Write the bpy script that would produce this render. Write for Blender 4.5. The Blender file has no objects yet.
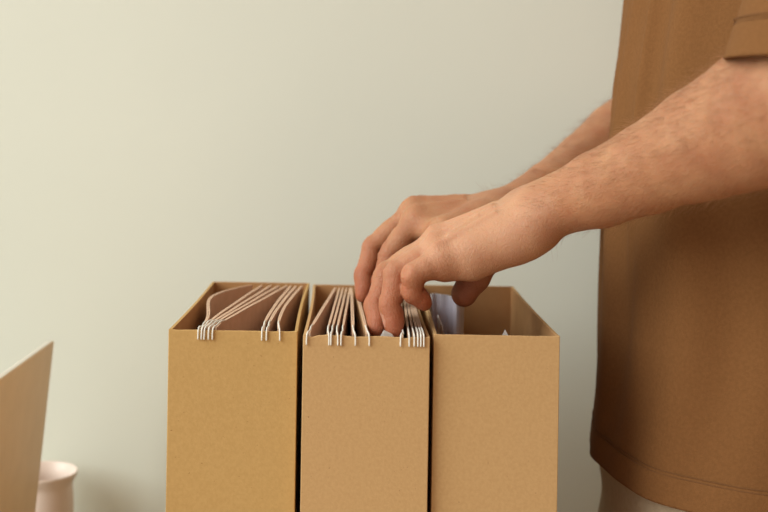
import bpy, bmesh, math, random
import numpy as np
from mathutils import Vector, Matrix, noise

random.seed(7); np.random.seed(7)
SC = bpy.context.scene
COL = SC.collection

# ------------------------------------------------------------------ camera
F_PX, CX, CY, ROLL, CAMZ = 1180.0, 359.0, 121.0, math.radians(0.92), 1.214
TABLE = 0.75
def P(px, py, d):
    """point of the place seen at a pixel of the photo, d metres into the room"""
    dx, dy = px - CX, py - CY
    c, s = math.cos(ROLL), math.sin(ROLL)
    r, dn = c * dx + s * dy, -s * dx + c * dy
    return Vector((r * d / F_PX, d, CAMZ - dn * d / F_PX))

cam = bpy.data.cameras.new('camera'); camo = bpy.data.objects.new('camera', cam); COL.objects.link(camo)
camo.location = (0, 0, CAMZ)
camo.rotation_euler = (Matrix.Rotation(math.radians(90), 3, 'X') @ Matrix.Rotation(ROLL, 3, 'Z')).to_euler()
cam.sensor_width = 36; cam.lens = F_PX * 36 / 768
cam.shift_x = (384 - CX) / 768; cam.shift_y = -(256 - CY) / 768
cam.clip_start = 0.05
cam.dof.use_dof = True; cam.dof.focus_distance = 0.885; cam.dof.aperture_fstop = 5.6
SC.camera = camo

# ------------------------------------------------------------------ light
w = bpy.data.worlds.new('world'); SC.world = w; w.use_nodes = True
w.node_tree.nodes['Background'].inputs[0].default_value = (1.0, 0.975, 0.90, 1)
# the room is open and bright on the window side (left), dimmer on the right
WN = w.node_tree.nodes; WL = w.node_tree.links
wt = WN.new('ShaderNodeTexCoord'); wx = WN.new('ShaderNodeSeparateXYZ'); wm = WN.new('ShaderNodeMapRange')
wm.inputs['From Min'].default_value = -1; wm.inputs['From Max'].default_value = 0.6
wm.inputs['To Min'].default_value = 1.16; wm.inputs['To Max'].default_value = 0.30
wc = WN.new('ShaderNodeMixRGB'); wc.inputs[1].default_value = (1.0, 0.975, 0.90, 1); wc.inputs[2].default_value = (1.0, 0.60, 0.36, 1)
wn = WN.new('ShaderNodeMapRange'); wn.inputs['From Min'].default_value = -0.6; wn.inputs['From Max'].default_value = 0.6
WL.new(wx.outputs[0], wn.inputs['Value']); WL.new(wn.outputs[0], wc.inputs[0]); WL.new(wc.outputs[0], WN['Background'].inputs[0])
WL.new(wt.outputs['Generated'], wx.inputs[0]); WL.new(wx.outputs[0], wm.inputs['Value']); WL.new(wm.outputs[0], WN['Background'].inputs[1])
def area(name, loc, target, sx, sy, power, col):
    l = bpy.data.lights.new(name, 'AREA'); l.shape = 'RECTANGLE'; l.size = sx; l.size_y = sy
    l.energy = power; l.color = col
    o = bpy.data.objects.new(name, l); COL.objects.link(o); o.location = loc
    o.rotation_euler = (Vector(target) - Vector(loc)).to_track_quat('-Z', 'Y').to_euler()
    return o
area('window_light', (-2.9, -0.45, 2.75), (0.1, 1.0, 1.05), 2.7, 2.3, 121, (0.96, 1.0, 0.955))
SC.view_settings.view_transform = 'Standard'; SC.view_settings.look = 'None'
SC.view_settings.exposure = 0.0; SC.view_settings.gamma = 1.0; SC.view_settings.use_curve_mapping = False

# ------------------------------------------------------------------ materials
def srgb(r, g, b):
    f = lambda v: (v / 255 / 12.92) if v / 255 <= 0.04045 else ((v / 255 + 0.055) / 1.055) ** 2.4
    return (f(r), f(g), f(b), 1)
def mat(name, c1, c2=None, scale=40, rough=0.8, bump=0.0, bscale=300, detail=4, spec=0.3, stretch=(1, 1, 1), coord='Object', speck=None, sss=0, metal=0, bdist=0.001):
    m = bpy.data.materials.new(name); m.use_nodes = True
    nt = m.node_tree; N = nt.nodes; L = nt.links; b = N['Principled BSDF']
    b.inputs['Roughness'].default_value = rough; b.inputs['Specular IOR Level'].default_value = spec
    b.inputs['Metallic'].default_value = metal
    tc = N.new('ShaderNodeTexCoord'); mp = N.new('ShaderNodeMapping'); mp.inputs['Scale'].default_value = stretch
    L.new(tc.outputs[coord], mp.inputs[0])
    col = None
    if c2:
        nz = N.new('ShaderNodeTexNoise'); nz.inputs['Scale'].default_value = scale; nz.inputs['Detail'].default_value = detail
        L.new(mp.outputs[0], nz.inputs[0])
        rp = N.new('ShaderNodeValToRGB'); rp.color_ramp.elements[0].color = c1; rp.color_ramp.elements[1].color = c2
        rp.color_ramp.elements[0].position = 0.35; rp.color_ramp.elements[1].position = 0.65
        L.new(nz.outputs[0], rp.inputs[0]); col = rp.outputs[0]
        if speck:
            n2 = N.new('ShaderNodeTexNoise'); n2.inputs['Scale'].default_value = speck[1]; n2.inputs['Detail'].default_value = 2
            L.new(mp.outputs[0], n2.inputs[0])
            r2 = N.new('ShaderNodeValToRGB'); r2.color_ramp.elements[0].position = speck[2]; r2.color_ramp.elements[1].position = speck[2] + 0.05
            L.new(n2.outputs[0], r2.inputs[0])
            mx = N.new('ShaderNodeMixRGB'); mx.inputs[2].default_value = speck[0]
            L.new(r2.outputs[0], mx.inputs[0]); L.new(col, mx.inputs[1]); col = mx.outputs[0]
        L.new(col, b.inputs['Base Color'])
    else:
        b.inputs['Base Color'].default_value = c1
    if bump:
        n3 = N.new('ShaderNodeTexNoise'); n3.inputs['Scale'].default_value = bscale; n3.inputs['Detail'].default_value = 5
        L.new(mp.outputs[0], n3.inputs[0])
        bp = N.new('ShaderNodeBump'); bp.inputs['Strength'].default_value = bump; bp.inputs['Distance'].default_value = bdist
        L.new(n3.outputs[0], bp.inputs['Height']); L.new(bp.outputs[0], b.inputs['Normal'])
    if sss:
        b.inputs['Subsurface Weight'].default_value = sss
        b.inputs['Subsurface Radius'].default_value = (1.0, 0.35, 0.2); b.inputs['Subsurface Scale'].default_value = 0.006
    m['_col'] = 1
    return m

M = {}
M['wall'] = mat('wall_paint', srgb(223, 228, 217), srgb(226, 231, 220), scale=3, rough=0.9, bump=0.12, bscale=120)
M['floor'] = mat('floor_boards', srgb(150, 112, 78), srgb(168, 130, 92), scale=6, rough=0.55, stretch=(1, 12, 1))
M['table'] = mat('table_top', srgb(205, 188, 164), srgb(214, 198, 175), scale=5, rough=0.5, stretch=(1, 14, 1))
M['metal'] = mat('dark_metal', srgb(60, 58, 55), rough=0.4, metal=0.8)
M['kraft'] = mat('kraft_board', srgb(197, 160, 101), srgb(203, 166, 107), scale=420, rough=0.85, bump=0.15, bscale=600, speck=(srgb(158, 116, 66), 520, 0.73))
M['kraft2'] = mat('kraft_board_pale', srgb(200, 162, 112), srgb(206, 169, 119), scale=420, rough=0.85, bump=0.15, bscale=600, speck=(srgb(162, 122, 76), 520, 0.73))
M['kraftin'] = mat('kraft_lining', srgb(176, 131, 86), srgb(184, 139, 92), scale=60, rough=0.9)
M['card'] = mat('folder_card', srgb(196, 160, 134), srgb(204, 168, 142), scale=90, rough=0.8, bump=0.1, bscale=300)
M['card2'] = mat('folder_card_tan', srgb(196, 158, 116), srgb(204, 166, 124), scale=90, rough=0.8, bump=0.1, bscale=300)
M['cardedge'] = mat('folder_edge', srgb(218, 186, 158), srgb(226, 194, 166), scale=200, rough=0.8)
M['hook'] = mat('white_coated_wire', srgb(238, 236, 228), rough=0.35, spec=0.5)
M['paper'] = mat('white_paper', srgb(226, 227, 226), srgb(233, 234, 232), scale=30, rough=0.7)
M['paperblue'] = mat('blue_grey_print', srgb(120, 132, 138), srgb(96, 108, 112), scale=35, rough=0.5)
M['gloss'] = mat('glossy_print', srgb(236, 234, 240), srgb(208, 204, 220), scale=30, rough=0.2, spec=0.7, speck=(srgb(176, 92, 122), 48, 0.62))
M['laptop'] = mat('laptop_shell', srgb(218, 192, 158), srgb(222, 196, 162), scale=40, rough=0.5, spec=0.4)
M['laptopedge'] = mat('laptop_edge', srgb(226, 220, 208), rough=0.35, spec=0.5)
M['screen'] = mat('screen_glass', srgb(18, 18, 20), rough=0.1)
M['keys'] = mat('keyboard_keys', srgb(40, 40, 42), rough=0.5)
M['ceramic'] = mat('ceramic_glaze', srgb(226, 208, 196), srgb(230, 213, 202), scale=12, rough=0.35, spec=0.5)
M['thread'] = mat('brown_thread', srgb(112, 75, 43), rough=0.9)
M['trousers'] = mat('trouser_twill', srgb(178, 158, 132), srgb(186, 166, 140), scale=160, rough=0.9, bump=0.3, bscale=900)
M['shoe'] = mat('shoe_canvas', srgb(230, 226, 218), rough=0.8)
M['sole'] = mat('shoe_sole', srgb(200, 190, 172), rough=0.7)
M['hair'] = mat('head_hair', srgb(70, 48, 32), srgb(90, 62, 42), scale=90, rough=0.6, stretch=(1, 1, 6))
M['armhair'] = mat('body_hair', srgb(158, 112, 74), rough=0.5)
# shirt: knitted cotton with a fine weave
M['shirt'] = mat('brown_cotton', srgb(117, 79, 45), srgb(124, 84, 49), scale=420, rough=0.95, bump=0.35, bscale=900, spec=0.15)

def skin_material():
    m = mat('skin', srgb(214, 164, 130), sss=0.35)
    m.name = 'skin'
    nt = m.node_tree; N = nt.nodes; L = nt.links; b = N['Principled BSDF']
    b.inputs['Roughness'].default_value = 0.48; b.inputs['Specular IOR Level'].default_value = 0.35
    tc = N.new('ShaderNodeTexCoord')
    n = N.new('ShaderNodeTexNoise'); n.inputs['Scale'].default_value = 38; n.inputs['Detail'].default_value = 6
    L.new(tc.outputs['Object'], n.inputs[0])
    rp = N.new('ShaderNodeValToRGB'); rp.color_ramp.elements[0].position = 0.3; rp.color_ramp.elements[1].position = 0.72
    rp.color_ramp.elements[0].color = srgb(170, 114, 82); rp.color_ramp.elements[1].color = srgb(188, 138, 102)
    L.new(n.outputs[0], rp.inputs[0])
    at = N.new('ShaderNodeAttribute'); at.attribute_name = 'flush'
    mx = N.new('ShaderNodeMixRGB'); mx.inputs[2].default_value = srgb(166, 88, 60)
    L.new(at.outputs['Fac'], mx.inputs[0]); L.new(rp.outputs[0], mx.inputs[1])
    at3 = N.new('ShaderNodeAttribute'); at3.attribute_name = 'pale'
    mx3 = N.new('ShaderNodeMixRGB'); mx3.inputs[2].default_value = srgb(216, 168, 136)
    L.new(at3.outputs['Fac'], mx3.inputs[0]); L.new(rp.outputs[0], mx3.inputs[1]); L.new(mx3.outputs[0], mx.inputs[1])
    at2 = N.new('ShaderNodeAttribute'); at2.attribute_name = 'nail'
    mx2 = N.new('ShaderNodeMixRGB'); mx2.inputs[2].default_value = srgb(226, 176, 156)
    L.new(at2.outputs['Fac'], mx2.inputs[0]); L.new(mx.outputs[0], mx2.inputs[1])
    L.new(mx2.outputs[0], b.inputs['Base Color'])
    v = N.new('ShaderNodeTexVoronoi'); v.inputs['Scale'].default_value = 900; L.new(tc.outputs['Object'], v.inputs[0])
    n2 = N.new('ShaderNodeTexNoise'); n2.inputs['Scale'].default_value = 300; n2.inputs['Detail'].default_value = 5
    L.new(tc.outputs['Object'], n2.inputs[0])
    # fine net of skin creases
    v2 = N.new('ShaderNodeTexVoronoi'); v2.feature = 'DISTANCE_TO_EDGE'; v2.inputs['Scale'].default_value = 230
    dn = N.new('ShaderNodeVectorMath'); dn.operation = 'MULTIPLY_ADD'; dn.inputs[1].default_value = (0.006, 0.006, 0.006)
    L.new(n2.outputs[1], dn.inputs[0]); L.new(tc.outputs['Object'], dn.inputs[2]); L.new(dn.outputs[0], v2.inputs[0])
    mr = N.new('ShaderNodeMapRange'); mr.inputs['From Max'].default_value = 0.12; L.new(v2.outputs[0], mr.inputs['Value'])
    a0 = N.new('ShaderNodeMath'); a0.operation = 'ADD'; L.new(v.outputs[0], a0.inputs[0]); L.new(mr.outputs[0], a0.inputs[1])
    ad = N.new('ShaderNodeMath'); ad.operation = 'ADD'; L.new(a0.outputs[0], ad.inputs[0]); L.new(n2.outputs[0], ad.inputs[1])
    bp = N.new('ShaderNodeBump'); bp.inputs['Strength'].default_value = 0.36; bp.inputs['Distance'].default_value = 0.0008
    L.new(ad.outputs[0], bp.inputs['Height']); L.new(bp.outputs[0], b.inputs['Normal'])
    return m
M['skin'] = skin_material()

# ------------------------------------------------------------------ helpers
def tag(o, label=None, cat=None, group=None, kind=None):
    if label: o['label'] = label
    if cat: o['category'] = cat
    if group: o['group'] = group
    if kind: o['kind'] = kind
    return o
def empty(name, loc, label, cat, group=None, rotz=0):
    o = bpy.data.objects.new(name, None); COL.objects.link(o); o.location = loc; o.rotation_euler = (0, 0, rotz)
    o.empty_display_size = 0.03
    return tag(o, label, cat, group)
def link_mesh(name, me, mats, parent=None, smooth=False):
    if not isinstance(mats, (list, tuple)): mats = [mats]
    for m in mats: me.materials.append(m)
    if smooth:
        for p in me.polygons: p.use_smooth = True
    o = bpy.data.objects.new(name, me); COL.objects.link(o)
    if parent: o.parent = parent
    return o
def bm_obj(name, bm, mats, parent=None, smooth=False, bevel=0, seg=2):
    bmesh.ops.recalc_face_normals(bm, faces=bm.faces)
    me = bpy.data.meshes.new(name); bm.to_mesh(me); bm.free()
    o = link_mesh(name, me, mats, parent, smooth)
    if bevel:
        b = o.modifiers.new('bevel', 'BEVEL'); b.width = bevel; b.segments = seg; b.limit_method = 'ANGLE'
    return o
def box(bm, x0, x1, y0, y1, z0, z1, mi=0):
    v = [bm.verts.new(c) for c in [(x0, y0, z0), (x1, y0, z0), (x1, y1, z0), (x0, y1, z0), (x0, y0, z1), (x1, y0, z1), (x1, y1, z1), (x0, y1, z1)]]
    for f in [(0, 3, 2, 1), (4, 5, 6, 7), (0, 1, 5, 4), (1, 2, 6, 5), (2, 3, 7, 6), (3, 0, 4, 7)]:
        bm.faces.new([v[i] for i in f]).material_index = mi
def tube(bm, pts, r, n=8, cap=True):
    pts = [Vector(p) for p in pts]; rings = []
    up = Vector((0.3, 0.2, 1)).normalized()
    for i, p in enumerate(pts):
        t = (pts[min(i + 1, len(pts) - 1)] - pts[max(i - 1, 0)]).normalized()
        a = t.cross(up).normalized(); b = t.cross(a).normalized()
        rr = r[i] if isinstance(r, (list, tuple)) else r
        rings.append([bm.verts.new(p + (a * math.cos(2 * math.pi * k / n) + b * math.sin(2 * math.pi * k / n)) * rr) for k in range(n)])
    for A, B in zip(rings, rings[1:]):
        for k in range(n): bm.faces.new((A[k], A[(k + 1) % n], B[(k + 1) % n], B[k]))
    if cap: bm.faces.new(rings[0]); bm.faces.new(rings[-1][::-1])
def lathe(bm, prof, n=64, c=(0, 0, 0)):
    rings = []
    for r, z in prof:
        if r < 1e-6: rings.append([bm.verts.new((c[0], c[1], c[2] + z))])
        else: rings.append([bm.verts.new((c[0] + r * math.cos(2 * math.pi * k / n), c[1] + r * math.sin(2 * math.pi * k / n), c[2] + z)) for k in range(n)])
    for A, B in zip(rings, rings[1:]):
        for k in range(n):
            q = [A[k % len(A)], A[(k + 1) % len(A)], B[(k + 1) % len(B)], B[k % len(B)]]
            u = []
            for v in q:
                if v not in u: u.append(v)
            if len(u) > 2: bm.faces.new(u)

# ------------------------------------------------------------------ the room
WALL_Y = 1.27
def slab(name, *b, m='wall'):
    bm = bmesh.new(); box(bm, *b); o = bm_obj(name, bm, M[m]); return tag(o, kind='structure')
slab('wall_back', -2.6, 2.6, WALL_Y, WALL_Y + 0.1, 0, 2.8)
slab('floor', -2.6, 2.6, -2.5, WALL_Y + 0.1, -0.05, 0, m='floor')
slab('baseboard_back', -2.6, 2.6, WALL_Y - 0.014, WALL_Y, 0, 0.09)

# ------------------------------------------------------------------ table
t = empty('table', (-0.75, 0.92, 0), 'pale wooden work table under the kraft boxes, against the wall', 'table')
bm = bmesh.new(); box(bm, -0.75, 0.915, -0.36, 0.345, TABLE - 0.028, TABLE); bm_obj('table_top', bm, M['table'], t, bevel=0.003)
for sx in (-0.70, 0.87):
    for sy in (-0.31, 0.32):
        bm = bmesh.new(); box(bm, sx - 0.02, sx + 0.02, sy - 0.02, sy + 0.02, 0, TABLE - 0.028); bm_obj('leg', bm, M['metal'], t, bevel=0.003)

# ------------------------------------------------------------------ kraft file boxes
RIM = CAMZ - 0.1544
def file_box(x0, x1, y0, y1, rim, label, kraft, wav=0.0, x1b=None, x0b=None):
    T = 0.0022; B = TABLE + 0.0005
    x1b = x1 if x1b is None else x1b; x0b = x0 if x0b is None else x0b
    root = empty('file_box', ((x0 + x1) / 2, (y0 + y1) / 2, B), label, 'file box', 'kraft magazine files in a row')
    ox, oy, oz = root.location; H = rim - B
    def lx(v): return v - ox
    # front panel with a slightly wavy, worn rim
    bm = bmesh.new(); n = 40; fr = []; bk = []
    for i in range(n + 1):
        x = lx(x0 + (x1 - x0) * i / n)
        dz = wav * noise.noise(Vector((x * 60, 3.1, 0))) + wav * 0.5 * noise.noise(Vector((x * 190, 7.1, 0)))
        e = min(i, n - i) / n
        dz += 0.0006 * math.exp(-e * 30)
        fr.append((bm.verts.new((x, y0 - oy, 0)), bm.verts.new((x, y0 - oy, H + dz))))
        bk.append((bm.verts.new((x, y0 - oy + T, 0)), bm.verts.new((x, y0 - oy + T, H + dz))))
    for i in range(n):
        bm.faces.new((fr[i][0], fr[i + 1][0], fr[i + 1][1], fr[i][1]))
        bm.faces.new((bk[i][0], bk[i][1], bk[i + 1][1], bk[i + 1][0])).material_index = 1
        bm.faces.new((fr[i][1], fr[i + 1][1], bk[i + 1][1], bk[i][1]))
    bm.faces.new((fr[0][0], fr[0][1], bk[0][1], bk[0][0])); bm.faces.new((fr[-1][0], bk[-1][0], bk[-1][1], fr[-1][1]))
    bm_obj('front_panel', bm, [kraft, M['kraftin']], root, bevel=0.0005)
    def side(xa, xb, s):
        bm = bmesh.new(); n = 24; C = []
        for i in range(n + 1):
            f = i / n; y = y0 - oy + T + (y1 - y0 - 2 * T) * f
            xo = lx(xa + (xb - xa) * f)
            bow = -s * 0.0012 * math.sin(math.pi * f)
            C.append([bm.verts.new(c) for c in ((xo, y, 0), (xo + bow, y, H), (xo - s * T + bow, y, H), (xo - s * T, y, 0))])
        for A, D in zip(C, C[1:]):
            for k in range(4):
                f_ = bm.faces.new((A[k], A[(k + 1) % 4], D[(k + 1) % 4], D[k]))
                if k == 2: f_.material_index = 1
        bm.faces.new(C[0]); bm.faces.new(C[-1][::-1])
        bm_obj('side_panel', bm, [kraft, M['kraftin']], root)
    side(x0, x0b, -1); side(x1, x1b, 1)
    bm = bmesh.new(); box(bm, lx(x0b), lx(x1b), y1 - T - oy, y1 - oy, 0, H); bm_obj('back_panel', bm, M['kraftin'], root, bevel=0.0005)
    bm = bmesh.new(); box(bm, lx(max(x0, x0b)) + T, lx(min(x1, x1b)) - T, y0 + T - oy, y1 - T - oy, 0, T); bm_obj('bottom_panel', bm, M['kraftin'], root)
    return root
def X(px, py, d): return P(px, py, d).x
Y1, Y2, Y3 = 0.860, 0.852, 0.858
YB = 1.119
file_box(X(168.5, 330, Y1), X(297.5, 332, Y1), Y1, YB, RIM, 'left kraft cardboard file box, its folders fanned in two bunches', M['kraft'], 0.0003, X(297.5, 332, Y1) - 0.002)
file_box(X(303, 336, Y2), X(430, 336, Y2), Y2, YB, RIM - 0.0012, 'middle kraft cardboard file box with a worn wavy rim, hands reaching into it', M['kraft2'], 0.0016, None, X(303, 336, Y2) - 0.0030)
file_box(X(434, 335, Y3), X(560, 335.5, Y3), Y3, YB, RIM, 'right kraft cardboard file box, nearly empty, next to the person', M['kraft2'], 0.0002)

# ------------------------------------------------------------------ folders
def ribbon(bm, path, z0, tops, th):
    """upright curved card following path [(x,y)], th thick; tops = top height along it. edge faces use material 1"""
    n = len(path); C = []
    for i, (x, y) in enumerate(path):
        a = Vector(path[max(i - 1, 0)]); b = Vector(path[min(i + 1, n - 1)]); t_ = (b - a).normalized()
        nx, ny = t_.y * th / 2, -t_.x * th / 2
        C.append([bm.verts.new(c) for c in ((x - nx, y - ny, z0), (x - nx, y - ny, tops[i]), (x + nx, y + ny, tops[i]), (x + nx, y + ny, z0))])
    for A, B in zip(C, C[1:]):
        for k in range(4):
            bm.faces.new((A[k], A[(k + 1) % 4], B[(k + 1) % 4], B[k])).material_index = 1 if k == 1 else 0
    bm.faces.new(C[0]).material_index = 1; bm.faces.new(C[-1][::-1])
ZB = TABLE + 0.004
def folder(pxf, pxb, rim, yfront, label, group, bulge=0.0, lift=0.0035, gap=0.0013, m='card', sheets=None, hook=True, pxh=None, name='hanging_folder', yend=1.108, sheet_low=0.006, drop=0.0065, bexp=0.8, th=0.0011):
    yf = yfront + 0.0048
    a = Vector((X(pxf, 326, yf), yf)); b = Vector((X(pxb, 286, yend), yend))
    root = empty(name, (a.x, a.y, ZB), label, 'folder' if name == 'hanging_folder' else 'booklet', group)
    H = rim + lift - ZB
    def path(off, shr=0.0):
        out = []
        for i in range(21):
            f = i / 20; p = a.lerp(b, f)
            bl = bulge * math.sin(math.pi * f ** bexp) + off * min(1, 0.25 + f * 4) * min(1, 0.3 + (1 - f) * 5)
            out.append((p.x - a.x + bl, p.y - a.y + shr * (1 - f) * 0))
        return out
    tops = [H - (lift + 0.001) * (i / 20) - 0.0022 * math.exp(-i * 1.6) + 0.00012 * math.sin(i * 0.7 + pxf) for i in range(21)]
    for s in (-1, 1):
        bm = bmesh.new(); ribbon(bm, path(s * gap / 2), 0, tops, th)
        bm_obj('cover', bm, [M[m], M['cardedge']], root)
    if sheets:
        for k, off in enumerate(np.linspace(-gap * 0.2, gap * 0.2, 1)):
            bm = bmesh.new(); ribbon(bm, path(off), 0, [h - sheet_low for h in tops], 0.0003)
            tag(bm_obj('paper_sheet', bm, [M[sheets], M['paper']], root), 'printed sheet inside the folder')
    if hook:
        # white wire: from the folder's front top corner over the box rim and down its face
        pxh = pxf if pxh is None else pxh
        hx = X(pxh, 338, yfront) - a.x; rz = rim - ZB; y0 = yfront - a.y
        pts = [(path(0)[2][0], path(0)[2][1], H - 0.0008), (path(0)[1][0] , path(0)[1][1], H + 0.0002), (0.0004, 0.0, H - 0.0004),
               (hx * 0.5, y0 + 0.0016, rz + 0.0026), (hx * 0.8, y0 - 0.0006, rz + 0.0014), (hx * 0.95, y0 - 0.0011, rz - 0.001), (hx, y0 - 0.0012, rz - drop)]
        sm = []
        for i in range(len(pts) - 1):
            p0, p1, p2, p3 = [Vector(pts[max(0, min(len(pts) - 1, j))]) for j in (i - 1, i, i + 1, i + 2)]
            for q in range(4):
                u = q / 4
                sm.append(0.5 * ((2 * p1) + (p2 - p0) * u + (2 * p0 - 5 * p1 + 4 * p2 - p3) * u * u + (3 * p1 - p0 - 3 * p2 + p3) * u ** 3))
        sm.append(Vector(pts[-1]))
        bm = bmesh.new(); tube(bm, sm, 0.00062, 8)
        tag(bm_obj('wire_hook', bm, M['hook'], root, smooth=True), 'white wire hook over the box rim')
    return root
R1, R2, R3 = RIM, RIM - 0.0012, RIM
g1 = 'folders in the left file box'; g2 = 'folders in the middle file box'; g3 = 'contents of the right file box'
folder(201.5, 252, R1, Y1, 'bulging tan folder nearest the left wall of the left box, curving away from the bunch', g1, bulge=-0.022, bexp=1.7, pxh=198.2, lift=0.0025)
folder(205, 262, R1, Y1, 'tan folder second from the left wall of the left box, slanting to the right', g1, pxh=201.6, bulge=-0.001)
folder(208, 271, R1, Y1, 'slanting tan folder in the middle of the left bunch of the left box', g1, pxh=204.4)
folder(211.5, 279, R1, Y1, 'slanting tan folder just left of the front-facing creased one in the left box', g1, pxh=208.6)
folder(216, 287, R1, Y1, 'rightmost folder of the slanting left bunch, broad creased side showing', g1, pxh=212.6)
folder(263.5, 291, R1, Y1, 'left folder of the close pair in the right bunch of the left box', g1, pxh=262, bulge=-0.002, sheets='paper', sheet_low=0.004)
folder(268, 296, R1, Y1, 'right folder of the close pair in the right bunch of the left box', g1, pxh=266.6, bulge=-0.002)
folder(278.5, 302, R1, Y1, 'single tan folder with a bowed side, last before the right wall of the left box', g1, pxh=280, bulge=-0.004)
folder(309.5, 335.5, R2, Y2, 'slanting tan folder nearest the left wall of the middle box', g2, pxh=306.7)
folder(327.5, 339.5, R2, Y2, 'tan folder starting the close set of four in the middle box, after the wide gap', g2, pxh=329.2, sheets='paperblue', sheet_low=0.012, gap=0.0009, th=0.0008)
folder(331.8, 343, R2, Y2, 'second tan folder of the close set of four left of the hands', g2, pxh=331, gap=0.0009, th=0.0008)
folder(336.5, 346.5, R2, Y2, 'third tan folder of the close set of four left of the hands', g2, pxh=338, gap=0.0009, th=0.0008)
folder(342.3, 350, R2, Y2, 'rightmost tan folder of the close set of four left of the hands', g2, pxh=341.2, gap=0.0009, th=0.0008)
folder(353.3, 351.3, R2, Y2, 'upright tan folder standing alone just below the far hand fingertip', g2, pxh=355.6, sheets='paperblue', sheet_low=0.012)
folder(366.9, 355.5, R2, Y2, 'tan folder leaning back against the fingertips of the near hand', g2, pxh=369.5, m='card2')
folder(402.8, 400, R2, Y2, 'folder just right of the near hand ring finger, first of the right set', g2, pxh=400.6, lift=0.002, gap=0.0009, th=0.0008)
folder(408.5, 403.3, R2, Y2, 'second folder right of the near hand ring finger, hook slightly crooked', g2, pxh=409.4, lift=0.003, m='card2', gap=0.0009, th=0.0008)
folder(413.2, 404.8, R2, Y2, 'folder under the curled little finger, third of the right set in the middle box', g2, pxh=414.4, lift=0.003, gap=0.0009, th=0.0008)
folder(417.3, 406.5, R2, Y2, 'fourth folder of the right set in the middle box, below the little finger tip', g2, pxh=418, lift=0.003, gap=0.0009, th=0.0008)
folder(420.3, 408, R2, Y2, 'fifth folder of the right set, one before the right wall of the middle box', g2, pxh=421, lift=0.003, gap=0.0009, th=0.0008)
folder(422.8, 409, R2, Y2, 'last folder of the right set, against the right wall of the middle box', g2, pxh=424, lift=0.003, gap=0.0009, th=0.0008)

def sheet(name, pts, zt, th, mats, label, cat, z0=ZB, group=None):
    """free upright sheet or booklet: pts (x,y) plan, zt list of heights"""
    root = bpy.data.meshes.new(name); bm = bmesh.new()
    c = pts[0]
    ribbon(bm, [(p[0] - c[0], p[1] - c[1]) for p in pts], 0, [z - z0 for z in zt], th)
    o = bm_obj(name, bm, mats, None); o.location = (c[0], c[1], z0)
    return tag(o, label, cat, group)
# white sheet whose corner shows between the fingertips
pts = [(X(384 + 6 * f, 332, 0.862 + 0.02 * f) , 0.862 + 0.02 * f) for f in np.linspace(-1 * 0, 1, 8)]
sheet('paper_sheet', [(X(376, 334, 0.860), 0.860), (X(384, 334, 0.8605), 0.8605), (X(392, 334, 0.862), 0.862), (X(396, 334, 0.8635), 0.8635)],
      [R2 - 0.006, R2 + 0.0035, R2 + 0.0005, R2 - 0.004], 0.0003, [M['paper'], M['paper']], 'white paper corner poking up between two fingertips of the near hand', 'paper')
# glossy prints standing crosswise in the right box
def cross_pts(pxa, pxb, d, wob, ph, n=16):
    out = []
    for i in range(n):
        f = i / (n - 1); dd = d + wob * math.sin(ph + f * 5.5) + wob * 0.4 * math.sin(ph * 2 + f * 13); out.append((X(pxa + (pxb - pxa) * f, 300, dd), dd))
    return out
sheet('booklet', cross_pts(431, 463, 1.020, 0.006, 0.3), [R3 + 0.0055 - 0.004 * (i / 15) ** 3 for i in range(16)], 0.0022, [M['gloss'], M['paper']],
      'glossy lavender grey print with pink patches standing crosswise in the right box', 'booklet', group=g3)
sheet('booklet', cross_pts(438, 449, 0.955, 0.007, 2.0), [R3 - 0.002 - 0.028 * (i / 15) ** 1.4 for i in range(16)], 0.0008, [M['paper'], M['paper']],
      'torn-looking white sheet with a sloping top before the lavender print, right box', 'booklet', group=g3)
sheet('paper_slip', [(X(499, 334, 0.875), 0.875), (X(505, 334, 0.876), 0.876), (X(509, 334, 0.8765), 0.8765)], [R3 - 0.008, R3 + 0.0012, R3 - 0.004], 0.0004,
      [M['paper'], M['paper']], 'small white slip of paper standing alone in the right box', 'paper', group=None)

# ------------------------------------------------------------------ laptop
def laptop():
    # hinge runs into the room (Y); lid leans towards +X
    pf = P(51, 340, 1.15)          # far top corner of the lid
    lean = math.radians(5.3); LH = (pf.z - TABLE - 0.016) / math.cos(lean)
    xh = pf.x - LH * math.sin(lean); W = 0.36; y1 = pf.y
    root = empty('laptop', (xh, y1 - W / 2, TABLE), 'open laptop with a tan grey lid, its back turned to the boxes', 'laptop')
    bm = bmesh.new(); box(bm, -0.252, -0.002, -W / 2, W / 2, 0.001, 0.016); bm_obj('base', bm, M['laptopedge'], root, bevel=0.004, seg=3)
    lid = bmesh.new(); box(lid, -0.0035, 0.0035, -W / 2, W / 2, 0.0, LH, 0)
    for f in lid.faces:
        f.normal_update()
        if abs(f.normal.x) < 0.5: f.material_index = 1
    lo = bm_obj('lid', lid, [M['laptop'], M['laptopedge']], root, bevel=0.0022, seg=3); lo.location = (0, 0, 0.016); lo.rotation_euler = (0, lean, 0)
    sc = bmesh.new(); box(sc, -0.0042, -0.0036, -W / 2 + 0.008, W / 2 - 0.008, 0.012, LH - 0.008); so = bm_obj('screen', sc, M['screen'], lo)
    kb = bmesh.new()
    for r_ in range(5):
        for c_ in range(13):
            box(kb, -0.035 - r_ * 0.02 - 0.016, -0.035 - r_ * 0.02, -0.145 + c_ * 0.0225, -0.145 + c_ * 0.0225 + 0.019, 0.0162, 0.0176)
    bm_obj('keyboard', kb, M['keys'], root)
    tp = bmesh.new(); box(tp, -0.235, -0.155, -0.055, 0.055, 0.0162, 0.0166); bm_obj('touchpad', tp, M['laptop'], root)
laptop()

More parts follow.
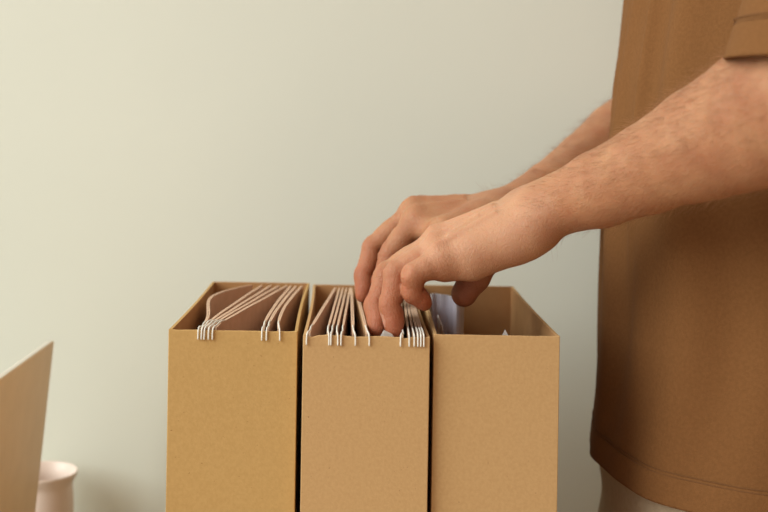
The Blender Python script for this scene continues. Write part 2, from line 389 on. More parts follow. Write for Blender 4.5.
# ------------------------------------------------------------------ small ceramic jar
c = P(42.5, 470.5, 1.212); h = c.z - TABLE
bm = bmesh.new()
prof = [(0, 0.001), (0.024, 0.001), (0.029, 0.004), (0.0315, 0.02), (0.0322, 0.045), (0.0318, h - 0.028), (0.0308, h - 0.018), (0.0306, h - 0.013), (0.0322, h - 0.009), (0.0345, h - 0.005), (0.0356, h - 0.002), (0.0354, h), (0.0340, h - 0.0002),
        (0.0312, h - 0.005), (0.0290, h - 0.011), (0.0285, h - 0.018), (0.029, h - 0.03), (0.0298, 0.045), (0.029, 0.02), (0.02, 0.006), (0, 0.006)]
lathe(bm, prof, 72)
o = bm_obj('jar', bm, M['ceramic'], smooth=True); o.location = (c.x, c.y, TABLE)
ss = o.modifiers.new('subdivision', 'SUBSURF'); ss.levels = 1; ss.render_levels = 2
tag(o, 'small blush white ceramic jar with a flared rim behind the laptop', 'jar')

# ------------------------------------------------------------------ implicit surfaces for the person
class Field:
    def __init__(s, lo, hi, h):
        s.lo = np.array(lo, float); s.h = h
        s.n = np.ceil((np.array(hi) - s.lo) / h).astype(int) + 1
        s.F = np.full(s.n, 0.05, np.float32)
    def win(s, lo, hi):
        a = np.clip(np.floor((np.array(lo) - s.lo) / s.h).astype(int), 0, s.n); b = np.clip(np.ceil((np.array(hi) - s.lo) / s.h).astype(int) + 1, 0, s.n)
        sl = tuple(slice(a[i], b[i]) for i in range(3))
        ax = [s.lo[i] + s.h * np.arange(a[i], b[i]) for i in range(3)]
        X_, Y_, Z_ = np.meshgrid(*ax, indexing='ij', sparse=True)
        return sl, X_.astype(np.float32), Y_.astype(np.float32), Z_.astype(np.float32)
def smin(a, b, k):
    h = np.clip(0.5 + 0.5 * (b - a) / k, 0, 1)
    return b * (1 - h) + a * h - k * h * (1 - h)
def rcone(X_, Y_, Z_, a, b, r1, r2):
    a = np.array(a, np.float32); b = np.array(b, np.float32); ba = b - a; l2 = float(ba @ ba); rr = r1 - r2
    a2 = l2 - rr * rr; il2 = 1.0 / l2
    px, py, pz = X_ - a[0], Y_ - a[1], Z_ - a[2]
    y = px * ba[0] + py * ba[1] + pz * ba[2]; z = y - l2
    p2 = px * px + py * py + pz * pz
    x2 = np.maximum(p2 * l2 * l2 - y * y * l2, 0); y2 = y * y * l2; z2 = z * z * l2
    k = np.sign(rr) * rr * rr * x2
    d = (np.sqrt(x2 * a2 * il2) + y * rr) * il2 - r1
    c1 = np.sign(z) * a2 * z2 > k; c2 = np.sign(y) * a2 * y2 < k
    d = np.where(c2, np.sqrt(x2 + y2) * il2 - r1, d)
    d = np.where(c1, np.sqrt(x2 + z2) * il2 - r2, d)
    return d
def put(fld, F, a, b, r1, r2, k, pad=0.03, sub=False):
    R = max(r1, r2) + pad
    sl, X_, Y_, Z_ = fld.win(np.minimum(a, b) - R, np.maximum(a, b) + R)
    if min(F[sl].shape) == 0: return
    d = rcone(X_, Y_, Z_, a, b, r1, r2)
    if sub: F[sl] = -smin(-F[sl], d, k)
    else: F[sl] = smin(F[sl], d, k)
def putell(fld, F, c, rad, k, sub=False, pad=0.02):
    c = np.array(c); rad = np.array(rad)
    sl, X_, Y_, Z_ = fld.win(c - rad - pad, c + rad + pad)
    q = np.sqrt(((X_ - c[0]) / rad[0]) ** 2 + ((Y_ - c[1]) / rad[1]) ** 2 + ((Z_ - c[2]) / rad[2]) ** 2)
    d = (q - 1) * rad.min()
    if sub: F[sl] = -smin(-F[sl], d, k)
    else: F[sl] = smin(F[sl], d, k)
def surfnet(F, lo, h):
    ins = F < 0
    c = np.zeros(tuple(n - 1 for n in F.shape), np.uint8)
    offs = [(i, j, k) for i in (0, 1) for j in (0, 1) for k in (0, 1)]
    nx, ny, nz = c.shape
    for (i, j, k) in offs: c += ins[i:i + nx, j:j + ny, k:k + nz]
    act = np.argwhere((c > 0) & (c < 8))
    vals = np.stack([F[act[:, 0] + i, act[:, 1] + j, act[:, 2] + k] for (i, j, k) in offs], 1)
    acc = np.zeros((len(act), 3)); cnt = np.zeros(len(act))
    for a in range(8):
        for b in range(a + 1, 8):
            oa, ob = np.array(offs[a]), np.array(offs[b])
            if np.abs(oa - ob).sum() != 1: continue
            va, vb = vals[:, a], vals[:, b]; m = (va < 0) != (vb < 0)
            t_ = np.where(m, va / np.where(m, va - vb, 1), 0)
            acc += m[:, None] * (oa + t_[:, None] * (ob - oa)); cnt += m
    V = np.array(lo) + h * (act + acc / cnt[:, None])
    idx = np.full(c.shape, -1, np.int32); idx[act[:, 0], act[:, 1], act[:, 2]] = np.arange(len(act))
    Q = []
    for ax in range(3):
        u, v = (ax + 1) % 3, (ax + 2) % 3
        s0 = [slice(None)] * 3; s1 = [slice(None)] * 3; s0[ax] = slice(0, -1); s1[ax] = slice(1, None)
        A, B = ins[tuple(s0)], ins[tuple(s1)]
        e = np.argwhere(A != B)
        e = e[(e[:, u] > 0) & (e[:, v] > 0) & (e[:, u] < F.shape[u] - 1) & (e[:, v] < F.shape[v] - 1)]
        fl = A[e[:, 0], e[:, 1], e[:, 2]]
        eu = np.zeros(3, int); eu[u] = 1; ev = np.zeros(3, int); ev[v] = 1
        g = lambda q: idx[q[:, 0], q[:, 1], q[:, 2]]
        q = np.stack([g(e), g(e - eu), g(e - eu - ev), g(e - ev)], 1)
        q = np.where(fl[:, None], q, q[:, ::-1]); Q.append(q)
    Q = np.concatenate(Q); Q = Q[(Q >= 0).all(1)]
    return V, Q
def npmesh(name, V, Q):
    me = bpy.data.meshes.new(name)
    me.vertices.add(len(V)); me.vertices.foreach_set('co', np.asarray(V, np.float32).ravel())
    me.loops.add(len(Q) * 4); me.loops.foreach_set('vertex_index', np.asarray(Q, np.int32).ravel())
    me.polygons.add(len(Q)); me.polygons.foreach_set('loop_start', np.arange(len(Q), dtype=np.int32) * 4)
    me.update(calc_edges=True); me.validate()
    return me
def A_(v): return np.array(v, float)

FLUSH = []      # (point, radius, strength)
NAILS = []
def hand(fld, wrist_u, wrist_r, mcps, fingers, thumb, rf, dorsal_sign, k_palm=0.011):
    """wrist_u/r: little-finger and thumb side of the wrist; mcps little->index; fingers: [PIP, DIP, TIP] each; thumb: CMC, MCP, IP, TIP"""
    F = fld.F
    mc = [A_(m) for m in mcps]; wu, wr = A_(wrist_u), A_(wrist_r)
    nrm = np.cross(mc[3] - mc[0], (mc[1] + mc[2]) / 2 - (wu + wr) / 2); nrm = nrm / np.linalg.norm(nrm) * dorsal_sign
    G = np.full_like(F, 0.05)
    rb = [0.0125, 0.0125, 0.013, 0.013]; rm = [0.0100, 0.0108, 0.0114, 0.0110]
    for i in range(4):
        w_ = wu + (wr - wu) * (0.12 + 0.76 * i / 3)
        w2 = w_ * 0.8 + mc[i] * 0.2
        put(fld, G, w2, mc[i] - nrm * 0.001, rb[i] + 0.0005, rm[i], k_palm)
    put(fld, G, wu, wr, 0.0165, 0.017, 0.014)
    # hypothenar and thenar masses, on the palm side
    heel = wu * 0.80 + mc[0] * 0.20 - nrm * 0.009; mid = wu * 0.35 + mc[0] * 0.65 - nrm * 0.006
    put(fld, G, heel, mid, 0.0150, 0.0115, 0.012)
    th = [A_(p) for p in thumb]
    put(fld, G, wr * 0.7 + th[1] * 0.3, th[1], 0.0150, 0.0120, 0.012)
    put(fld, G, mc[3] - nrm * 0.006, th[1] * 0.6 + mc[3] * 0.4 - nrm * 0.004, 0.008, 0.008, 0.014)
    # tendons on the back
    for i in range(4):
        w_ = wu + (wr - wu) * (0.3 + 0.4 * i / 3) + nrm * 0.0146
        put(fld, G, w_ * 0.6 + (mc[i] + nrm * 0.0122) * 0.4, mc[i] + nrm * 0.0104, 0.0023, 0.0030, 0.004)
        put(fld, G, mc[i] + nrm * 0.0008, mc[i] + nrm * 0.0010, rm[i] - 0.0006, rm[i] - 0.0006, 0.006)
        FLUSH.append((mc[i] + nrm * 0.010, 0.008, 0.15))
    # a vein or two
    v0 = wu * 0.7 + wr * 0.3 + nrm * 0.0182; 
    va = [v0 * 0.75 + mc[1] * 0.25 + nrm * 0.000, (wu * .45 + mc[0] * .55) * 0.6 + (wr * .45 + mc[2] * .55) * 0.4 + nrm * 0.0138, (mc[0] + mc[1]) / 2 * 0.85 + wu * 0.15 + nrm * 0.0115]
    for a, b in zip(va, va[1:]): put(fld, G, a, b, 0.0014, 0.0013, 0.004)
    H = np.full_like(F, 0.05)
    for i in range(4):
        f = [A_(q) for q in fingers[i]]; r = rf[i]
        T = np.full_like(F, 0.05)
        put(fld, T, mc[i], f[0], r * 1.12, r * 0.98, 0.004)
        put(fld, T, mc[i] * 0.45 + f[0] * 0.55 - 0, mc[i] * 0.3 + f[0] * 0.7, r * 1.05, r * 1.0, 0.004)
        put(fld, T, f[0], f[1], r * 0.99, r * 0.88, 0.003)
        put(fld, T, f[1], f[2], r * 0.90, r * 0.74, 0.003)
        for j, s in ((0, 1.03), (1, 0.93)): put(fld, T, f[j], f[j] + 1e-4, r * s, r * s, 0.003)
        # pads on the palm side of each phalanx
        bend = lambda p, q, s: (lambda t_: s - t_ * (s @ t_))((q - p) / np.linalg.norm(q - p))
        chain = [mc[i]] + f
        for j in (1, 2):
            p, q = chain[j], chain[j + 1]; back = bend(p, q, chain[j - 1] - q); n_ = np.linalg.norm(back)
            if n_ > 1e-5:
                back = back / n_
                # chain[j-1] lies on the palm side of the bend
                put(fld, T, p * 0.65 + q * 0.35 + back * r * 0.12, p * 0.35 + q * 0.65 + back * r * 0.16, r * 0.88, r * 0.84, 0.003)
                if j == 2:
                    nl = p * 0.42 + q * 0.58 - back * r * 0.72; NAILS.append((nl, (q - p) / np.linalg.norm(q - p), -back, r * 0.62))
        # creases over the bent joints
        for j in (1, 2):
            p0, p1, p2 = chain[j - 1], chain[j], chain[j + 1]
            d1 = (p1 - p0) / np.linalg.norm(p1 - p0); d2 = (p2 - p1) / np.linalg.norm(p2 - p1)
            out = d1 - d2; n_ = np.linalg.norm(out)
            if n_ < 0.05: continue
            out /= n_; side = np.cross(d1, d2); side /= max(1e-6, np.linalg.norm(side)); tan = np.cross(side, out)
            for s in (-0.0022, 0.0, 0.0022):
                c0 = p1 + out * r * 1.04 + tan * s
                put(fld, T, c0 - side * r * 0.5, c0 + side * r * 0.5, 0.0004, 0.0004, 0.0022, sub=True, pad=0.004)
            inn = p1 - out * r * 0.98
            put(fld, T, inn - side * r * 0.9, inn + side * r * 0.9, 0.0006, 0.0006, 0.003, sub=True, pad=0.005)
            FLUSH.append((p1 + out * r, 0.008, 0.5))
        FLUSH.append((f[2], 0.028, 0.85)); FLUSH.append((f[1], 0.022, 0.75))
        H = smin(H, T, 0.0012)
    G = smin(G, H, 0.0035)
    T = np.full_like(F, 0.05)
    put(fld, T, th[0], th[1], 0.0150, 0.0118, 0.004); put(fld, T, th[1], th[2], 0.0115, 0.0112, 0.004)
    put(fld, T, th[2], th[3], 0.0112, 0.0100, 0.004); put(fld, T, th[2], th[2] + 1e-4, 0.0118, 0.0118, 0.004)
    FLUSH.append((th[3], 0.022, 0.8))
    G = smin(G, T, 0.008)
    fld.F = smin(F, G, 0.012)
    return nrm

def arm(fld, pts, rs, k=0.02):
    for a, b, r1, r2 in zip(pts, pts[1:], rs, rs[1:]): put(fld, fld.F, A_(a), A_(b), r1, r2, k, pad=0.04)

# --- near (left) arm
nW = P(549, 208, 0.882); nE = P(826, 92, 0.70); nS = Vector((0.385, 0.815, CAMZ + 0.25))
def mixp(a, b, t_): return Vector(a).lerp(Vector(b), t_)
nf = Field((0.0, 0.62, 1.03), (0.47, 0.99, 1.53), 0.00125)
pts = [nW, P(600, 189, 0.848), P(650, 168, 0.812), P(705, 141, 0.772), P(765, 112, 0.735), nE]
arm(nf, pts, [0.0212, 0.0274, 0.0308, 0.0362, 0.0415, 0.0435], 0.004)
for q0, q1, ra, rb_ in ((P(446, 267, 0.878), P(472, 265, 0.876), 0.0105, 0.0108), (P(472, 265, 0.876), P(514, 243, 0.872), 0.0108, 0.0138), (P(514, 243, 0.872), P(543, 232, 0.872), 0.0136, 0.0112)):
    put(nf, nf.F, A_(q0), A_(q1), ra, rb_, 0.005)
put(nf, nf.F, A_(P(765, 130, 0.735)), A_(P(690, 155, 0.78)), 0.036, 0.031, 0.006)
arm(nf, [nE, mixp(nE, nS, 0.5), nS], [0.043, 0.047, 0.052])
put(nf, nf.F, A_(P(556, 200, 0.878)), A_(P(556, 201, 0.878)), 0.014, 0.014, 0.012)      # wrist bone
hand(nf, P(543, 217, 0.868), P(534, 206, 0.902),
     [P(441, 259, 0.872), P(437, 249, 0.888), P(438, 242, 0.905), P(447, 239, 0.925)],
     [[P(413, 275, 0.868), P(412, 292, 0.872), P(424, 303, 0.876)],
      [P(396, 273, 0.884), P(390, 305, 0.877), P(394, 329, 0.872)],
      [P(387, 275, 0.904), P(376, 306, 0.897), P(378, 329, 0.886)],
      [P(396, 271, 0.926), P(385, 300, 0.922), P(384, 322, 0.912)]],
     [P(512, 232, 0.905), P(487, 255, 0.918), P(474.5, 276, 0.920), P(464, 294, 0.918)],
     [0.0081, 0.0089, 0.0095, 0.0094], 1)
# --- far (right) arm
fW = P(506, 216, 1.00); fE = P(676, 100, 1.19); fS = Vector((0.395, 1.165, CAMZ + 0.25))
ff = Field((-0.04, 0.93, 1.02), (0.47, 1.26, 1.53), 0.0015)
arm(ff, [fW, P(550, 190, 1.05), P(585, 164, 1.11), P(620, 139, 1.15), fE], [0.0215, 0.0250, 0.029, 0.036, 0.041], 0.004)
arm(ff, [fE, mixp(fE, fS, 0.5), fS], [0.041, 0.046, 0.052])
hand(ff, P(494, 211, 1.022), P(497, 219, 0.985),
     [P(428, 214, 1.045), P(419, 211, 1.030), P(413, 212, 1.012), P(416, 220, 0.992)],
     [[P(392, 246, 1.055), P(384, 266, 1.055), P(382, 282, 1.05)],
      [P(378, 250, 1.040), P(372, 274, 1.036), P(370, 292, 1.03)],
      [P(373, 247, 1.012), P(364, 275, 1.006), P(363, 295, 1.000)],
      [P(390, 254, 0.988), P(382, 281, 0.984), P(382, 301, 0.978)]],
     [P(480, 222, 0.975), P(446, 232, 0.962), P(428, 252, 0.955), P(416, 270, 0.952)],
     [0.0082, 0.0088, 0.0088, 0.0090], -1)

TCX, TCY = 0.338, 1.0
def interp(z, t_): 
    zs = [q[0] for q in t_]; return [np.interp(z, zs, [q[i] for q in t_]) for i in range(1, len(t_[0]))]
def trunk(fld, F, table, k, inset=0.0, z0=None, z1=None):
    """table: z, front x, back x, half width y"""
    zlo, zhi = table[0][0], table[-1][0]
    sl, X_, Y_, Z_ = fld.win((-1, -1, zlo - 0.05), (3, 3, zhi + 0.05))
    fx, bx, hy = interp(Z_.ravel(), table); fx, bx, hy = [q.reshape(Z_.shape) for q in (fx, bx, hy)]
    cx = (fx + bx) / 2; a = (bx - fx) / 2 - inset; b = hy - inset
    e = 2.35
    q = (np.abs((X_ - cx) / a) ** e + np.abs((Y_ - TCY) / b) ** e) ** (1 / e)
    d = (q - 1) * np.minimum(a, b)
    d = np.maximum(d, np.maximum(zlo - Z_, Z_ - zhi))
    F[sl] = smin(F[sl], d, k)
HEM = CAMZ - 0.284
# z, front x, back x, half width
SH = [(HEM - 0.03, 0.2055, 0.475, 0.168), (HEM, 0.2055, 0.475, 0.167), (HEM + 0.05, 0.2095, 0.472, 0.165), (HEM + 0.12, 0.2120, 0.466, 0.160), (HEM + 0.22, 0.2150, 0.466, 0.160), (HEM + 0.32, 0.2245, 0.474, 0.168),
      (HEM + 0.40, 0.237, 0.482, 0.178), (HEM + 0.48, 0.246, 0.485, 0.180), (HEM + 0.54, 0.262, 0.480, 0.160), (HEM + 0.57, 0.290, 0.465, 0.12)]
bf = Field((0.12, 0.74, -0.01), (0.56, 1.28, 1.80), 0.006)
trunk(bf, bf.F, [(0.88, 0.250, 0.445, 0.142), (HEM + 0.05, 0.250, 0.450, 0.142)] + [q for q in SH[3:]], 0.03, inset=0.012)
put(bf, bf.F, A_((0.385, 0.88, HEM + 0.53)), A_((0.385, 1.12, HEM + 0.53)), 0.045, 0.045, 0.04)
put(bf, bf.F, A_((0.385, 1.0, HEM + 0.53)), A_((0.365, 1.0, HEM + 0.66)), 0.060, 0.056, 0.03)
for y_ in (0.915, 1.085):
    put(bf, bf.F, A_((0.34, y_, 0.84)), A_((0.345, y_, 0.52)), 0.080, 0.060, 0.03)
    put(bf, bf.F, A_((0.345, y_, 0.50)), A_((0.36, y_, 0.10)), 0.055, 0.036, 0.02)
    put(bf, bf.F, A_((0.37, y_, 0.055)), A_((0.24, y_, 0.035)), 0.040, 0.030, 0.02)
hc = A_((0.345, 1.0, HEM + 0.77))
putell(bf, bf.F, hc, (0.098, 0.077, 0.115), 0.02); putell(bf, bf.F, hc + A_((-0.035, 0, -0.055)), (0.060, 0.055, 0.060), 0.025)
put(bf, bf.F, hc + A_((-0.098, 0, -0.005)), hc + A_((-0.110, 0, -0.035)), 0.009, 0.014, 0.012)        # nose
for s in (-1, 1):
    putell(bf, bf.F, hc + A_((-0.092, s * 0.032, 0.004)), (0.016, 0.017, 0.013), 0.01, sub=True)
    putell(bf, bf.F, hc + A_((-0.082, s * 0.031, 0.002)), (0.012, 0.013, 0.012), 0.004)
    putell(bf, bf.F, hc + A_((0.008, s * 0.079, -0.008)), (0.018, 0.010, 0.030), 0.008)
put(bf, bf.F, hc + A_((-0.094, -0.02, -0.068)), hc + A_((-0.094, 0.02, -0.068)), 0.009, 0.009, 0.006)

person = empty('person', (0.345, 1.0, 0.0), 'person in a brown short-sleeved t-shirt leafing through the folders with both hands', 'person')
parts = []
for fld in (nf, ff, bf): parts.append(surfnet(fld.F, fld.lo, fld.h))
armV = parts[0][0], parts[1][0]
V = np.concatenate([p[0] for p in parts]); off = np.cumsum([0] + [len(p[0]) for p in parts[:-1]])
Q = np.concatenate([p[1] + o_ for p, o_ in zip(parts, off)])
me = npmesh('body', V - A_(person.location), Q)
fl = np.zeros(len(V), np.float32); nlv = np.zeros(len(V), np.float32)
for c_, r_, s_ in FLUSH:
    d = np.linalg.norm(V - c_, axis=1); fl = np.maximum(fl, s_ * np.clip(1 - d / (r_ * 1.6), 0, 1))
# untanned back of the near hand, with bounce light painted into its underside
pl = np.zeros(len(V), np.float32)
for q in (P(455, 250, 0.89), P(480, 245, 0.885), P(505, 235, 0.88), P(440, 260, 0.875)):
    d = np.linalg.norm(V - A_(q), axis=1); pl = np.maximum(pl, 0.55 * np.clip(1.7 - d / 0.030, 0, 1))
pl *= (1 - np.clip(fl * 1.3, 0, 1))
for c_, ax, out, r_ in NAILS:
    q = V - c_; u = q @ ax; o_ = q @ out; sd = np.linalg.norm(q - np.outer(u, ax) - np.outer(o_, out), axis=1)
    m_ = (np.abs(u) < r_ * 0.95) & (sd < r_ * 0.85) & (np.abs(o_) < r_ * 0.9) & ((np.abs(u) / (r_ * 0.95)) ** 3 + (sd / (r_ * 0.85)) ** 3 < 1)
    nlv[m_] = 0.4
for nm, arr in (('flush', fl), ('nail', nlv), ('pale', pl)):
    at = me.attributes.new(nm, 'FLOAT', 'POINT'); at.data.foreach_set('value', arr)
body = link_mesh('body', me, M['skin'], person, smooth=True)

# --- hair on the forearms (thin curved strands)
def strands(V, Q, n, segs, rmax, seed):
    rng = np.random.default_rng(seed)
    a, b, c_ = V[Q[:, 0]], V[Q[:, 1]], V[Q[:, 2]]
    nn = np.cross(b - a, c_ - a); nn /= np.maximum(1e-12, np.linalg.norm(nn, axis=1))[:, None]
    pts = [A_(p) for p in segs]
    cen = (a + c_) / 2
    best = np.full(len(cen), 9.0); dirs = np.zeros_like(cen); par = np.zeros(len(cen))
    tot = len(pts) - 1
    for i in range(tot):
        p, q = pts[i], pts[i + 1]; l = np.linalg.norm(q - p); d_ = (q - p) / l
        t_ = np.clip((cen - p) @ d_, 0, l); dist = np.linalg.norm(cen - p - t_[:, None] * d_, axis=1)
        m_ = dist < best; best[m_] = dist[m_]; dirs[m_] = -d_; par[m_] = (i + t_[m_] / l) / tot
    ok = np.argwhere((best < rmax) & (par > 0.01) & (par < 0.97))[:, 0]
    pr = (0.25 + np.clip(par[ok] * 3, 0, 1)) * (0.5 + 0.5 * (nn[ok, 2] > -0.3)); pr /= pr.sum()
    ch = rng.choice(ok, n, p=pr); VV = []; FF = []
    for k_ in ch:
        p = cen[k_] + (rng.random(3) - .5) * 0.001; N_ = nn[k_]; D = dirs[k_] - N_ * (dirs[k_] @ N_); D /= np.linalg.norm(D) + 1e-9
        D = D + (rng.random(3) - .5) * 0.9; L_ = 0.006 + 0.008 * rng.random()
        S = np.cross(D, N_); S /= np.linalg.norm(S) + 1e-9; r_ = 0.00007
        base = len(VV)
        for j in range(4):
            f = j / 3; c0 = p + N_ * (L_ * 0.42 * math.sin(f * 1.5)) + D * (L_ * 0.85 * f) ; rr = r_ * (1 - 0.75 * f)
            VV += [c0 + S * rr, c0 - S * rr * 0.5 + N_ * rr * 0.8, c0 - S * rr * 0.5 - N_ * rr * 0.8]
        for j in range(3):
            for e in range(3):
                A0 = base + j * 3 + e; A1 = base + j * 3 + (e + 1) % 3; FF.append((A0, A1, A1 + 3, A0 + 3))
    return np.array(VV), np.array(FF)
v1, q1 = strands(parts[0][0], parts[0][1], 4500, [nW] + pts[1:], 0.06, 3)
v2, q2 = strands(parts[1][0], parts[1][1], 2200, [fW, P(550, 190, 1.05), P(585, 158, 1.11), P(620, 139, 1.15), fE], 0.055, 4)
mh = npmesh('arm_hair', np.concatenate([v1, v2]) - A_(person.location), np.concatenate([q1, q2 + len(v1)]))
tag(link_mesh('arm_hair', mh, M['armhair'], person, smooth=True), 'fine brown hair on the forearms', kind='stuff')

# --- shirt
sf = Field((0.14, 0.60, HEM - 0.02), (0.56, 1.29, HEM + 0.62), 0.0034)
trunk(sf, sf.F, SH, 0.01)
put(sf, sf.F, A_((0.385, 0.88, HEM + 0.53)), A_((0.385, 1.12, HEM + 0.53)), 0.058, 0.058, 0.05)
SL = []
for E_, S_ in ((nE, nS), (fE, fS)):
    E_, S_ = A_(E_), A_(S_); ax = (E_ - S_) / np.linalg.norm(E_ - S_)
    L_ = np.linalg.norm(E_ - S_)
    put(sf, sf.F, S_ - ax * 0.0, S_ + ax * (L_ + 0.05), 0.070, (0.0615 if E_[1] < 1 else 0.058), 0.035, pad=0.05)
    SL.append((S_, ax, E_[2] + (0.020 if E_[1] < 1 else 0.11)))
SV, SQ = surfnet(sf.F, sf.lo, sf.h)
# folds: displace along normals
a, b, c_ = SV[SQ[:, 0]], SV[SQ[:, 1]], SV[SQ[:, 2]]
fn = np.cross(b - a, SV[SQ[:, 3]] - a); VN = np.zeros_like(SV)
for j in range(4): np.add.at(VN, SQ[:, j], fn)
VN /= np.linalg.norm(VN, axis=1)[:, None]
ang = np.arctan2(SV[:, 1] - TCY, TCX + 0.02 - SV[:, 0]); zz = SV[:, 2] - HEM
dsp = 0.0045 * np.sin(ang * 9 + 3 * zz + 1.1) * np.clip(zz / 0.2 + 0.35, 0, 1) + 0.0020 * np.sin(ang * 17 + 7 * zz + 0.4 + 2 * np.sin(zz * 14)) * np.clip(zz / 0.15 + 0.25, 0, 1)
dsp += 0.0055 * np.exp(-((ang + 0.35 + 0.22 * (zz - 0.3)) / 0.05) ** 2) * np.clip((zz - 0.12) / 0.12, 0, 1)
sleeve = np.zeros(len(SV), bool); sdist = np.full(len(SV), 9.0)
for S_, ax, L_ in SL:
    q = SV - S_; t_ = q @ ax; rad = np.linalg.norm(q - np.outer(t_, ax), axis=1)
    m_ = (rad < 0.09) & (t_ > 0.05) & (np.abs(SV[:, 1] - TCY) > 0.13); sleeve |= m_; sdist[m_] = np.minimum(sdist[m_], SV[m_, 2] - L_)
dsp[sleeve] *= 0.4
hd = np.where(sleeve, sdist, zz); hd = np.where((~sleeve) & (zz > 0.25), 9, hd)
dsp += 0.0005 * (1 / (1 + np.exp((hd - 0.022) / 0.0015))) - 0.0004 * np.exp(-((hd - 0.0245) / 0.0025) ** 2)
SV = SV + VN * dsp[:, None]
me = npmesh('shirt', SV - A_(person.location), SQ)
bm = bmesh.new(); bm.from_mesh(me)
loc = Vector(person.location)
bmesh.ops.bisect_plane(bm, geom=bm.verts[:] + bm.edges[:] + bm.faces[:], plane_co=Vector((0, 0, HEM)) - loc, plane_no=(0, 0, -1), clear_outer=True)
for S_, ax, L_ in SL:
    Sv, av = Vector(S_) - loc, Vector(ax)
    fs = []
    for f in bm.faces:
        q = f.calc_center_median() - Sv; t_ = q.dot(av)
        if t_ > 0.12 and q.z + S_[2] < L_ + 0.004 and (q - av * t_).length < 0.095 and abs(f.calc_center_median().y) > 0.125: fs.append(f)
    es = {e for f in fs for e in f.edges}; vs = {v for f in fs for v in f.verts}
    bmesh.ops.bisect_plane(bm, geom=list(vs) + list(es) + fs, plane_co=Vector((0, 0, L_)) - loc, plane_no=(0, 0, -1), clear_outer=True)
# neck opening
fs = [f for f in bm.faces if (f.calc_center_median() + loc).z > HEM + 0.54 and ((f.calc_center_median() + loc).xy - Vector((0.372, 1.0))).length < 0.14]
es = {e for f in fs for e in f.edges}; vs = {v for f in fs for v in f.verts}
bmesh.ops.bisect_plane(bm, geom=list(vs) + list(es) + fs, plane_co=Vector((0.372, 1.0, HEM + 0.572)) - loc, plane_no=Vector((-0.12, 0, 1)).normalized(), clear_outer=True)
bmesh.ops.delete(bm, geom=[v for v in bm.verts if not v.link_faces], context='VERTS')
bm.to_mesh(me); bm.free()
sh = link_mesh('shirt', me, M['shirt'], person, smooth=True)
so = sh.modifiers.new('solidify', 'SOLIDIFY'); so.thickness = 0.0022; so.offset = -1
tag(sh, 'brown cotton t-shirt')
# two rows of stitching above the hem
def stitch(name, pts, cen):
    for dz in (0.0, 0.0026):
        bm = bmesh.new(); tube(bm, [Vector(p) + Vector((0, 0, dz)) - loc for p in pts], 0.00035, 6, cap=False); bm_obj(name, bm, M['thread'], person, smooth=True)
def ring(mask, c0, off):
    V_ = SV[mask]; a_ = np.arctan2(V_[:, 1] - c0[1], V_[:, 0] - c0[0]); out = []
    for k in range(121):
        t_ = -math.pi + 2 * math.pi * (k % 120) / 120; dd = np.abs((a_ - t_ + math.pi) % (2 * math.pi) - math.pi); near = V_[dd < 0.05]
        if len(near) == 0: continue
        q = near.mean(0); rr = q - c0; rr[2] = 0; q = q + rr / np.linalg.norm(rr) * off; q[2] = c0[2]; out.append(q)
    return out
m_ = (np.abs(zz - 0.0225) < 0.003) & ~sleeve
stitch('hem_stitching', ring(m_, np.array([TCX, TCY, HEM + 0.0225]), 0.0002), None)
for S_, ax, L_ in SL:
    m_ = sleeve & (np.abs(SV[:, 2] - L_ - 0.022) < 0.003) & ((SV[:, 1] < 1) == (S_[1] < 1))
    t_ = (L_ + 0.022 - S_[2]) / ax[2]; c0 = S_ + ax * t_; c0[2] = L_ + 0.022
    rg = ring(m_, c0, 0.0002)
    if len(rg) > 20: stitch('sleeve_stitching', rg, None)

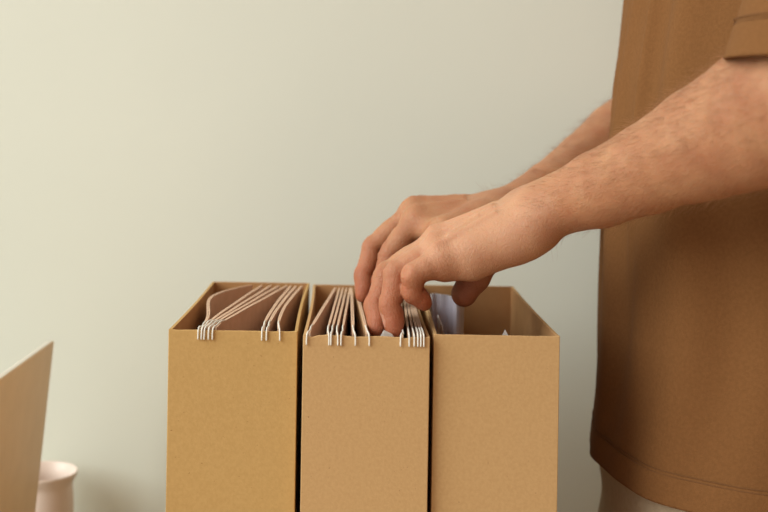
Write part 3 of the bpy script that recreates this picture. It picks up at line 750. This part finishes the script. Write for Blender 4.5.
# --- trousers
tf = Field((0.17, 0.80, 0.06), (0.52, 1.2, HEM + 0.10), 0.005)
trunk(tf, tf.F, [(0.80, 0.224, 0.462, 0.155), (0.86, 0.221, 0.464, 0.158), (HEM, 0.217, 0.460, 0.154), (HEM + 0.06, 0.221, 0.457, 0.150)], 0.03)
for y_ in (0.918, 1.082):
    put(tf, tf.F, A_((0.340, y_, 0.84)), A_((0.345, y_, 0.50)), 0.104, 0.082, 0.03)
    put(tf, tf.F, A_((0.345, y_, 0.50)), A_((0.358, y_, 0.12)), 0.082, 0.062, 0.03)
TV, TQ = surfnet(tf.F, tf.lo, tf.h)
TV[:, 0] += 0.003 * np.sin(TV[:, 2] * 38 + TV[:, 1] * 20) + 0.002 * np.sin(TV[:, 2] * 90 + TV[:, 1] * 33)
me = npmesh('trousers', TV - A_(person.location), TQ)
tag(link_mesh('trousers', me, M['trousers'], person, smooth=True), 'pale beige trousers')
# --- shoes and hair
for y_ in (-0.085, 0.085):
    s_ = Field((0.16, 0.92 + y_, -0.002), (0.46, 1.08 + y_, 0.16), 0.005)
    put(s_, s_.F, A_((0.38, 1 + y_, 0.055)), A_((0.235, 1 + y_, 0.045)), 0.046, 0.038, 0.02); put(s_, s_.F, A_((0.37, 1 + y_, 0.05)), A_((0.37, 1 + y_, 0.11)), 0.048, 0.045, 0.02)
    vv, qq = surfnet(s_.F, s_.lo, s_.h); vv[:, 2] = np.maximum(vv[:, 2], 0.012)
    me = npmesh('shoe', vv - A_(person.location), qq); link_mesh('shoe', me, M['shoe'], person, smooth=True)
    bm = bmesh.new(); box(bm, 0.205 - 0.345, 0.425 - 0.345, y_ - 0.042, y_ + 0.042, 0.0, 0.018); bm_obj('shoe_sole', bm, M['sole'], person, bevel=0.012, seg=4)
hf = Field((0.2, 0.88, HEM + 0.66), (0.49, 1.12, HEM + 0.93), 0.005)
putell(hf, hf.F, hc + A_((0.010, 0, 0.018)), (0.104, 0.084, 0.112), 0.01)
put(hf, hf.F, hc + A_((-0.14, -0.05, -0.05)), hc + A_((-0.14, 0.05, -0.05)), 0.09, 0.09, 0.01, sub=True)
put(hf, hf.F, hc + A_((0.02, -0.1, -0.13)), hc + A_((0.02, 0.1, -0.13)), 0.07, 0.07, 0.01, sub=True)
hv, hq = surfnet(hf.F, hf.lo, hf.h)
hv = hv + 0.0015 * np.sin(hv * 300)[:, ::-1]
link_mesh('hair', npmesh('hair', hv - A_(person.location), hq), M['hair'], person, smooth=True)
